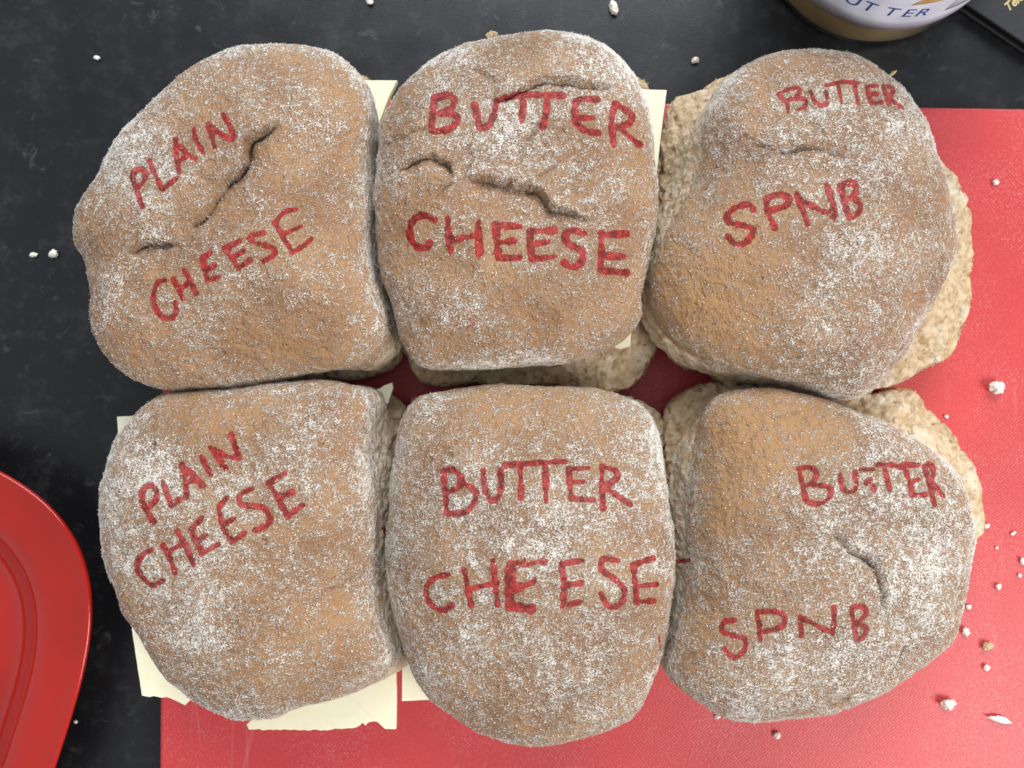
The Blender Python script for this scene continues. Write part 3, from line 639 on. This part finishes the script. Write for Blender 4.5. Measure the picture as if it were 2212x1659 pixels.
   [(905,460),(960,458)],[(948,497),(930,512)],[(958,525),(962,538)],[(970,440),(1030,440),(1080,450)],[(1000,440),(1015,500),(1025,545)],[(1085,450),(1105,510),(1115,560)],[(1115,560),(1165,560)],[(1080,440),(1140,440)],[(1105,510),(1140,498)],
   [(1165,450),(1185,520),(1205,600)],[(1165,445),(1190,440),(1200,480),(1180,510)],[(1185,500),(1240,565)],
   [(405,1065),(360,1070),(350,1105),(390,1125),(440,1140),(440,1185),(400,1215),(360,1180)],[(490,1035),(500,1090),(505,1145)],[(485,1030),(560,1030),(600,1045),(590,1090),(520,1110)],[(665,1050),(670,1125)],[(670,1055),(730,1085),(795,1115)],[(800,1015),(800,1070),(795,1120)],
   [(870,1015),(880,1075),(890,1135)],[(870,1012),(915,1010),(930,1040),(885,1080)],[(905,1080),(930,1100),(915,1135),(890,1140)]) + ST(7,[(168,828),(190,826),(216,824)])),
]
rolls = [make_roll(i, D) for i, D in enumerate(ROLLS)]

# ------------------------------------------------------------------ cheese slices
def cheese(pts, z0, th, label, ragged=(), seed=0):
    rng = random.Random(seed); z1 = z0 + th
    ring = []
    m = len(pts)
    for k in range(m):
        a = P(*pts[k], z1)[:2]; b = P(*pts[(k + 1) % m], z1)[:2]; L_ = np.linalg.norm(b - a); n = max(2, int(L_ / 0.0012))
        nr = np.array([-(b - a)[1], (b - a)[0]]) / (L_ + 1e-9)
        amp = 0.0003 if k in ragged else 0.00004
        for q in range(n):
            e = math.sin(math.pi * q / n) ** 0.3 if q else 0
            ring.append(a + (b - a) * q / n + nr * rng.uniform(-amp, amp) * e)
    ring = np.array(ring); n = len(ring); c = ring.mean(0)
    v = []
    for s, z in ((0.997, z0), (1.0, z0 + th * 0.15), (1.0, z1 - th * 0.2), (0.994, z1)):
        for k in range(n):
            q = c + (ring[k] - c) * s; v.append((q[0], q[1], z))
    v += [(c[0], c[1], z0), (c[0], c[1], z1)]
    f = []
    for l in range(3):
        for k in range(n): f.append((l * n + k, l * n + (k + 1) % n, (l + 1) * n + (k + 1) % n, (l + 1) * n + k))
    for k in range(n): f.append((4 * n, (k + 1) % n, k)); f.append((4 * n + 1, 3 * n + k, 3 * n + (k + 1) % n))
    o = mesh_np('cheese_slice', v, f, CHEESE, smooth=False)
    return tag(o, label, 'cheese slice', 'pale cheese slices inside the rolls')
ZC = 0.0272
cheese([(660,172),(858,173),(838,215),(818,270),(790,400),(650,430)], ZC, 0.0028, 'pale cheese slice corner between the two upper rolls on the left', (), 1)
cheese([(1200,186),(1441,194),(1432,260),(1414,420),(1190,420)], ZC, 0.0028, 'pale cheese slice edge poking from the upper right of the top centre roll', (), 2)
cheese([(1180,600),(1372,600),(1366,700),(1362,748),(1340,754),(1180,700)], ZC, 0.0026, 'tiny cheese corner at the lower right of the top centre roll', (), 3)
cheese([(252,900),(330,896),(480,910),(480,1180),(300,1180),(256,960)], ZC, 0.0022, 'cheese slice corner at the upper left of the lower left roll', (), 4)
cheese([(285,1330),(284,1360),(306,1503),(340,1506),(368,1509),(399,1524),(420,1504),(540,1500),(540,1280),(400,1280)], ZC, 0.0026, 'cheese slice with a torn tip between the red plate and the cutting board', (2, 3), 5)
cheese([(560,1300),(560,1540),(532,1566),(537,1577),(620,1577),(700,1578),(770,1572),(782,1562),(790,1568),(800,1560),(818,1561),(832,1575),(855,1576),(856,1500),(854,1420),(800,1300)], ZC, 0.0030, 'large cheese slice with a nibbled lower edge under the lower left roll', (2, 3, 4, 5, 6, 7, 8, 9, 10), 6)
cheese([(800,850),(830,832),(847,826),(849,838),(838,872),(780,900),(700,900)], ZC, 0.0024, 'small cheese corner at the upper right of the lower left roll', (0, 1, 2), 7)
cheese([(869,1380),(868,1515),(890,1514),(1000,1508),(1060,1380),(960,1340)], ZC, 0.0028, 'cheese slice corner at the lower left of the bottom centre roll', (), 8)

# ------------------------------------------------------------------ red plate
def plate():
    ang = math.radians(-18.0)                      # plan turn
    half = 0.098; n = 3.3; NSEG = 160
    prof = [(0.0, 0.0060), (0.56, 0.0061), (0.64, 0.0067), (0.69, 0.0084), (0.73, 0.0118), (0.765, 0.0152), (0.795, 0.0175), (0.83, 0.0189),
            (0.88, 0.0200), (0.95, 0.0212), (0.980, 0.0222), (0.990, 0.0226), (0.998, 0.0223), (1.0, 0.0212), (0.994, 0.0200), (0.97, 0.0190), (0.84, 0.0165), (0.80, 0.0145),
            (0.74, 0.0080), (0.70, 0.0040), (0.68, 0.0012), (0.66, 0.0005), (0.63, 0.0006), (0.58, 0.0030), (0.0, 0.0030)]
    c = np.array(PLATE_C)
    v = []; f = []
    for (s, z) in prof:
        nn = 2.2 + (n - 2.2) * s
        for k in range(NSEG):
            t = 2 * math.pi * k / NSEG; ct, st = math.cos(t), math.sin(t)
            r = (abs(ct) ** nn + abs(st) ** nn) ** (-1 / nn) * half * s
            x, y = r * ct, r * st
            v.append((c[0] + x * math.cos(ang) - y * math.sin(ang), c[1] + x * math.sin(ang) + y * math.cos(ang), z))
    for l in range(len(prof) - 1):
        for k in range(NSEG): f.append((l * NSEG + k, (l + 1) * NSEG + k, (l + 1) * NSEG + (k + 1) % NSEG, l * NSEG + (k + 1) % NSEG))
    o = mesh_np('plate', v, f, PLATE)
    o.data.validate()
    return tag(o, 'glossy red square plate with rounded corners at the lower left edge', 'plate')
PLATE_C = P(-410, 1464, 0.0215)[:2]
plate()

# ------------------------------------------------------------------ peanut butter jar
JR = 0.0460
JC = P(1890, -152.6, 0.003)[:2]
def lathe(name, prof, mat, parent, seg=96):
    v = [(JC[0] + r * math.cos(2 * math.pi * k / seg), JC[1] + r * math.sin(2 * math.pi * k / seg), z) for r, z in prof for k in range(seg)]
    f = []
    for l in range(len(prof) - 1):
        for k in range(seg): f.append((l * seg + k, l * seg + (k + 1) % seg, (l + 1) * seg + (k + 1) % seg, (l + 1) * seg + k))
    return mesh_np(name, v, f, mat, parent)
jar = thing('peanut_butter_jar', 'glass jar of peanut butter with white label at the top right edge', 'jar', (JC[0], JC[1], 0.0))
lathe('glass', [(0.0001, 0.0006), (0.040, 0.0004), (0.0435, 0.0007), (0.0452, 0.0017), (JR, 0.0036), (JR, 0.010), (JR, 0.080), (0.043, 0.088), (0.038, 0.093), (0.038, 0.102),
                (0.0362, 0.102), (0.0362, 0.092), (0.0426, 0.087), (0.0454, 0.080), (0.0454, 0.0042), (0.0448, 0.0027), (0.043, 0.0018), (0.036, 0.0016), (0.0001, 0.0016)], GLASS, jar)
lathe('peanut_butter', [(0.0001, 0.0017), (0.0358, 0.0017), (0.0429, 0.0019), (0.0447, 0.0028), (0.0453, 0.0043), (0.0453, 0.076), (0.040, 0.0775), (0.0001, 0.077)], BUTTER, jar)
lathe('lid', [(0.0001, 0.1035), (0.0365, 0.1035), (0.0388, 0.1030), (0.0388, 0.0945), (0.0396, 0.0945), (0.0400, 0.0960), (0.0400, 0.1040), (0.0385, 0.1055), (0.0001, 0.1058)], LID, jar)
def on_jar(th, z, r): return (JC[0] + r * math.cos(th), JC[1] + r * math.sin(th), z)
def jar_hit(u, v, r=JR + 0.0003):
    """angle and height on the jar wall that the sketch point falls on"""
    d = P(u, v, 0.0); d = d - np.array([0, 0, H]); o = np.array([0, 0, H])
    a = d[0] ** 2 + d[1] ** 2; b = 2 * ((o[0] - JC[0]) * d[0] + (o[1] - JC[1]) * d[1]); c = (o[0] - JC[0]) ** 2 + (o[1] - JC[1]) ** 2 - r * r
    t = (-b - math.sqrt(max(0, b * b - 4 * a * c))) / (2 * a); p = o + d * t
    return math.atan2(p[1] - JC[1], p[0] - JC[0]), p[2]
def jar_patch(name, poly, r0, r1, mat, parent, sub=24):
    """a thin curved sheet: poly = four (angle, z) corners"""
    v = []; f = []
    (a, b, c, d) = [np.array(q, float) for q in poly]; m = 8
    for r in (r0, r1):
        for j in range(m + 1):
            for i in range(sub + 1):
                q = (a * (1 - i / sub) + b * i / sub) * (1 - j / m) + (d * (1 - i / sub) + c * i / sub) * j / m
                v.append(on_jar(q[0], q[1], r))
    n = (m + 1) * (sub + 1); idx = lambda s, j, i: s * n + j * (sub + 1) + i
    for j in range(m):
        for i in range(sub):
            f.append((idx(1, j, i), idx(1, j, i + 1), idx(1, j + 1, i + 1), idx(1, j + 1, i)))
            f.append((idx(0, j, i), idx(0, j + 1, i), idx(0, j + 1, i + 1), idx(0, j, i + 1)))
    for i in range(sub):
        f.append((idx(0, 0, i), idx(0, 0, i + 1), idx(1, 0, i + 1), idx(1, 0, i))); f.append((idx(0, m, i), idx(1, m, i), idx(1, m, i + 1), idx(0, m, i + 1)))
    for j in range(m):
        f.append((idx(0, j, 0), idx(1, j, 0), idx(1, j + 1, 0), idx(0, j + 1, 0))); f.append((idx(0, j, sub), idx(0, j + 1, sub), idx(1, j + 1, sub), idx(1, j, sub)))
    return mesh_np(name, v, f, mat, parent)
label = jar_patch('paper_label', [(math.radians(-215), 0.0158), (math.radians(35), 0.0158), (math.radians(35), 0.072), (math.radians(-215), 0.072)], JR + 0.00005, JR + 0.00022, LABELWHITE, jar, 90)
def child(o, parent, root):
    o.parent = parent; o.matrix_parent_inverse = Matrix.Identity(4); return o
def text_mesh(s, size, bold=0.0, shear=0.0):
    c = bpy.data.curves.new('lettering', 'FONT'); c.body = s; c.size = size; c.offset = bold; c.shear = shear; c.resolution_u = 4
    o = bpy.data.objects.new('tmp', c); S.collection.objects.link(o)
    dg = bpy.context.evaluated_depsgraph_get(); me = bpy.data.meshes.new_from_object(o.evaluated_get(dg))
    bpy.data.objects.remove(o); v = np.array([q.co[:] for q in me.vertices]); fc = [tuple(p.vertices) for p in me.polygons]
    bpy.data.meshes.remove(me); bpy.data.curves.remove(c)
    return v, fc
def jar_text(s, th, z, size, mat, bold=0.0):
    v, fc = text_mesh(s, size, bold); v[:, 0] -= (v[:, 0].max() + v[:, 0].min()) / 2
    r = JR + 0.00032
    p = [on_jar(th + q[0] / JR, z + q[1], r) for q in v]
    return child(mesh_np('lettering', p, fc, mat, None, smooth=False), label, jar)
LET = {'U': (1832, 14), 'T': (1871, 23), 'T2': (1919, 33), 'E': (1957, 36), 'R': (1992, 31)}
hits = {k: jar_hit(*q) for k, q in LET.items()}
zt_ = float(np.mean([q[1] for q in hits.values()])) ; dth = (hits['R'][0] - hits['U'][0]) / 4
for k, q in hits.items(): jar_text(k[0], q[0], zt_, 0.0082, BLUE)
jar_text('B', hits['U'][0] - dth, zt_, 0.0082, BLUE)
a0, z0 = jar_hit(2035, 30); a1, z1 = jar_hit(2085, -8)
child(jar_patch('printed_panel', [(a0 - 0.02, zt_), (a0 + 0.42, zt_), (a0 + 0.42, zt_ + 0.03), (a0 - 0.02, zt_ + 0.03)], JR + 0.00026, JR + 0.00030, GREY, None), label, jar)
ap, zp = jar_hit(2020, 4)
child(jar_patch('tan_picture', [(ap - 0.16, zp - 0.002), (ap + 0.10, zp + 0.001), (ap + 0.16, zp + 0.006), (ap - 0.08, zp + 0.005)], JR + 0.00031, JR + 0.00036, TAN, None), label, jar)
ap, zp = jar_hit(1955, -3)
child(jar_patch('red_picture', [(ap - 0.10, zp), (ap + 0.10, zp), (ap + 0.10, zp + 0.012), (ap - 0.10, zp + 0.012)], JR + 0.00031, JR + 0.00036, RED, None), label, jar)

# ------------------------------------------------------------------ black book in the corner
ZK = 0.0062
k0 = P(2078, 2, ZK)[:2]; k1 = P(2212, 92, ZK)[:2]; e = (k1 - k0) / np.linalg.norm(k1 - k0); nrm = np.array([-e[1], e[0]])
book = thing('black_book', 'black book with gold writing at the top right corner', 'book', (k1[0], k1[1], 0.0))
def slab(name, c, z0, z1, bev, mat, parent):
    o = rounded_slab(name, c, 0.003, z0, z1, bev, mat); o.parent = parent; o.matrix_parent_inverse = Matrix.Translation(parent.location).inverted(); return o
bc = [tuple(k0 - e * 0.03), tuple(k1 + e * 0.07), tuple(k1 + e * 0.07 + nrm * 0.10), tuple(k0 - e * 0.03 + nrm * 0.10)]
bi = [tuple(np.array(bc[0]) + (e + nrm) * 0.003), tuple(np.array(bc[1]) + (-e + nrm) * 0.003), tuple(np.array(bc[2]) + (-e - nrm) * 0.003), tuple(np.array(bc[3]) + (e - nrm) * 0.003)]
slab('back_cover', bc, 0.0003, 0.0019, 0.0004, BLACK, book)
slab('pages', bi, 0.0020, ZK - 0.0018, 0.0003, PAGES, book)
cover = slab('front_cover', bc, ZK - 0.0017, ZK, 0.0005, BLACK, book)
tv, tf = text_mesh('Telephone', 0.0048, 0.00012, 0.3)
b0 = P(2176, 27, ZK)[:2]; b1 = P(2213, -4, ZK)[:2]; te = (b1 - b0) / np.linalg.norm(b1 - b0); tn = np.array([-te[1], te[0]])
tp = [tuple(b0 + te * q[0] + tn * q[1]) + (ZK + 0.0002,) for q in tv]
to = mesh_np('lettering', tp, tf, GOLD, None, smooth=False); to.parent = cover; to.matrix_parent_inverse = Matrix.Identity(4)

# ------------------------------------------------------------------ crumbs
def crumb(u, v, r, z, label, mat=None, stretch=(1, 1, 0.8), rot=0.0, seed=0, group=None):
    bm = bmesh.new(); bmesh.ops.create_icosphere(bm, subdivisions=4, radius=1.0)
    p = np.array([q.co[:] for q in bm.verts]); fc = np.array([[w.index for w in f.verts] for f in bm.faces]); bm.free()
    p = p * (1 + 0.34 * noise(p, 1.2, seed + 60) + 0.34 * noise(p, 2.4, seed + 61) + 0.24 * noise(p, 4.6, seed + 62) + 0.12 * noise(p, 9, seed + 63))[:, None]
    p *= np.array(stretch) * np.array([0.9, 0.9, 0.75]) * r * (H - z) / F
    c, s = math.cos(rot), math.sin(rot); p = np.stack([p[:, 0] * c - p[:, 1] * s, p[:, 0] * s + p[:, 1] * c, p[:, 2]], 1)
    low = p[:, 2].min(); o3 = P(u, v, z)
    p[:, 2] -= low; p += np.array([o3[0], o3[1], z + 0.00005])
    o = mesh_np('crumb', p, fc, mat or BIT_WHITE)
    return tag(o, label, 'crumb', group or 'crumbs scattered round the rolls')
zb = ZB
for k, a in enumerate([
 (2145, 838, 15, zb, 'large white crumb on the board right of the upper right roll', None, (1.15, 0.95, 0.8), 0.4),
 (2042, 1518, 13, zb, 'large smooth white crumb on the board below the lower right roll', None, (1.15, 0.85, 0.8), 0.1),
 (2157, 1552, 12, zb, 'flaky stretched crumb in the lower right corner of the board', None, (2.0, 0.55, 0.5), -0.25),
 (2083, 1363, 8, zb, 'white crumb on the board touching distance from the lower right roll edge', None, (0.9, 1.2, 0.8), 0.1),
 (2131, 1394, 9, zb, 'tan crumb on the board right of the lower right roll', BIT_TAN, (1.3, 0.9, 0.7), 0.2),
 (2129, 1441, 6, zb, 'small white crumb just below the tan crumb', None, (1, 1, 0.8), 0.5),
 (1677, 1586, 7, zb, 'white crumb on the board straight below the lower right roll', None, (1.1, 1, 0.8), 0.7),
 (2154, 1267, 6, zb, 'small white crumb on the board level with the crack of the lower right roll', None, (1.2, 0.9, 0.8), 0.9),
 (2148, 395, 6, zb, 'single white crumb on the board right of the word BUTTER of the upper right roll', None, (1.1, 1, 0.7), 0.3),
 (2129, 1136, 6, zb, 'white crumb on the board by the right rim of the lower right roll', None, (1.1, 0.8, 0.7), 0.3),
 (2043, 900, 4, zb, 'tiny white speck on the board between the two right rolls', None, (1, 1, 0.7), 0.3),
 (2206, 1211, 6, zb, 'crumb cut by the right edge of the picture', None, (0.9, 1.2, 0.7), 0.3),
 (2201, 1243, 4, zb, 'tiny crumb near the right edge of the picture, lower of two', None, (1, 1, 0.7), 0.2),
 (2187, 1152, 4, zb, 'tiny stretched crumb near the right edge of the picture, upper one', None, (1.6, 0.7, 0.6), 0.6),
 (2152, 1183, 3, zb, 'tiny speck of bread between two crumbs right of the lower right roll', None, (1, 1, 0.7), 0.0),
 (2091, 1310, 5, zb, 'small crumb on the board close against the lower right roll', None, (1.2, 1, 0.7), 0.0),
 (1549, 1547, 5, zb, 'small crumb under the lower rim of the lower right roll', None, (1.2, 1, 0.7), 0.0),
 (1325, 20, 12, 0.0, 'largest pale crumb on the black counter at the top', None, (0.8, 1.4, 0.6), 0.2),
 (800, 7, 7, 0.0, 'small pale crumb on the counter at the top edge', None, (1.2, 0.8, 0.6), 0.0),
 (1501, 132, 7, 0.0, 'pale crumb on the counter between the top centre and upper right rolls', None, (1.1, 0.9, 0.7), 0.6),
 (74, 551, 7, 0.0, 'pale crumb on the counter at the left, left one of a pair', None, (1.2, 0.8, 0.6), 0.0),
 (118, 549, 9, 0.0, 'pale crumb on the counter at the left, right one of a pair', None, (1.1, 0.9, 0.6), 0.4),
 (211, 126, 6, 0.0, 'small flat crumb on the counter above the upper left roll', None, (1.3, 0.7, 0.5), -0.2),
 (165, 1558, 4, 0.0, 'tiny crumb on the counter between plate and cutting board', None, (1, 1, 0.6), 0.0),
 (1064, 79, 11, 0.046, 'tan crust flake stuck on the top rim of the top centre roll', BIT_TAN, (1.2, 0.8, 0.6), 0.2),
 (1927, 160, 7, 0.046, 'tan flake stuck on the upper right rim of the upper right roll', BIT_TAN, (1.5, 0.5, 0.5), 0.7),
]): crumb(*a[:6], a[6], a[7], seed=k)
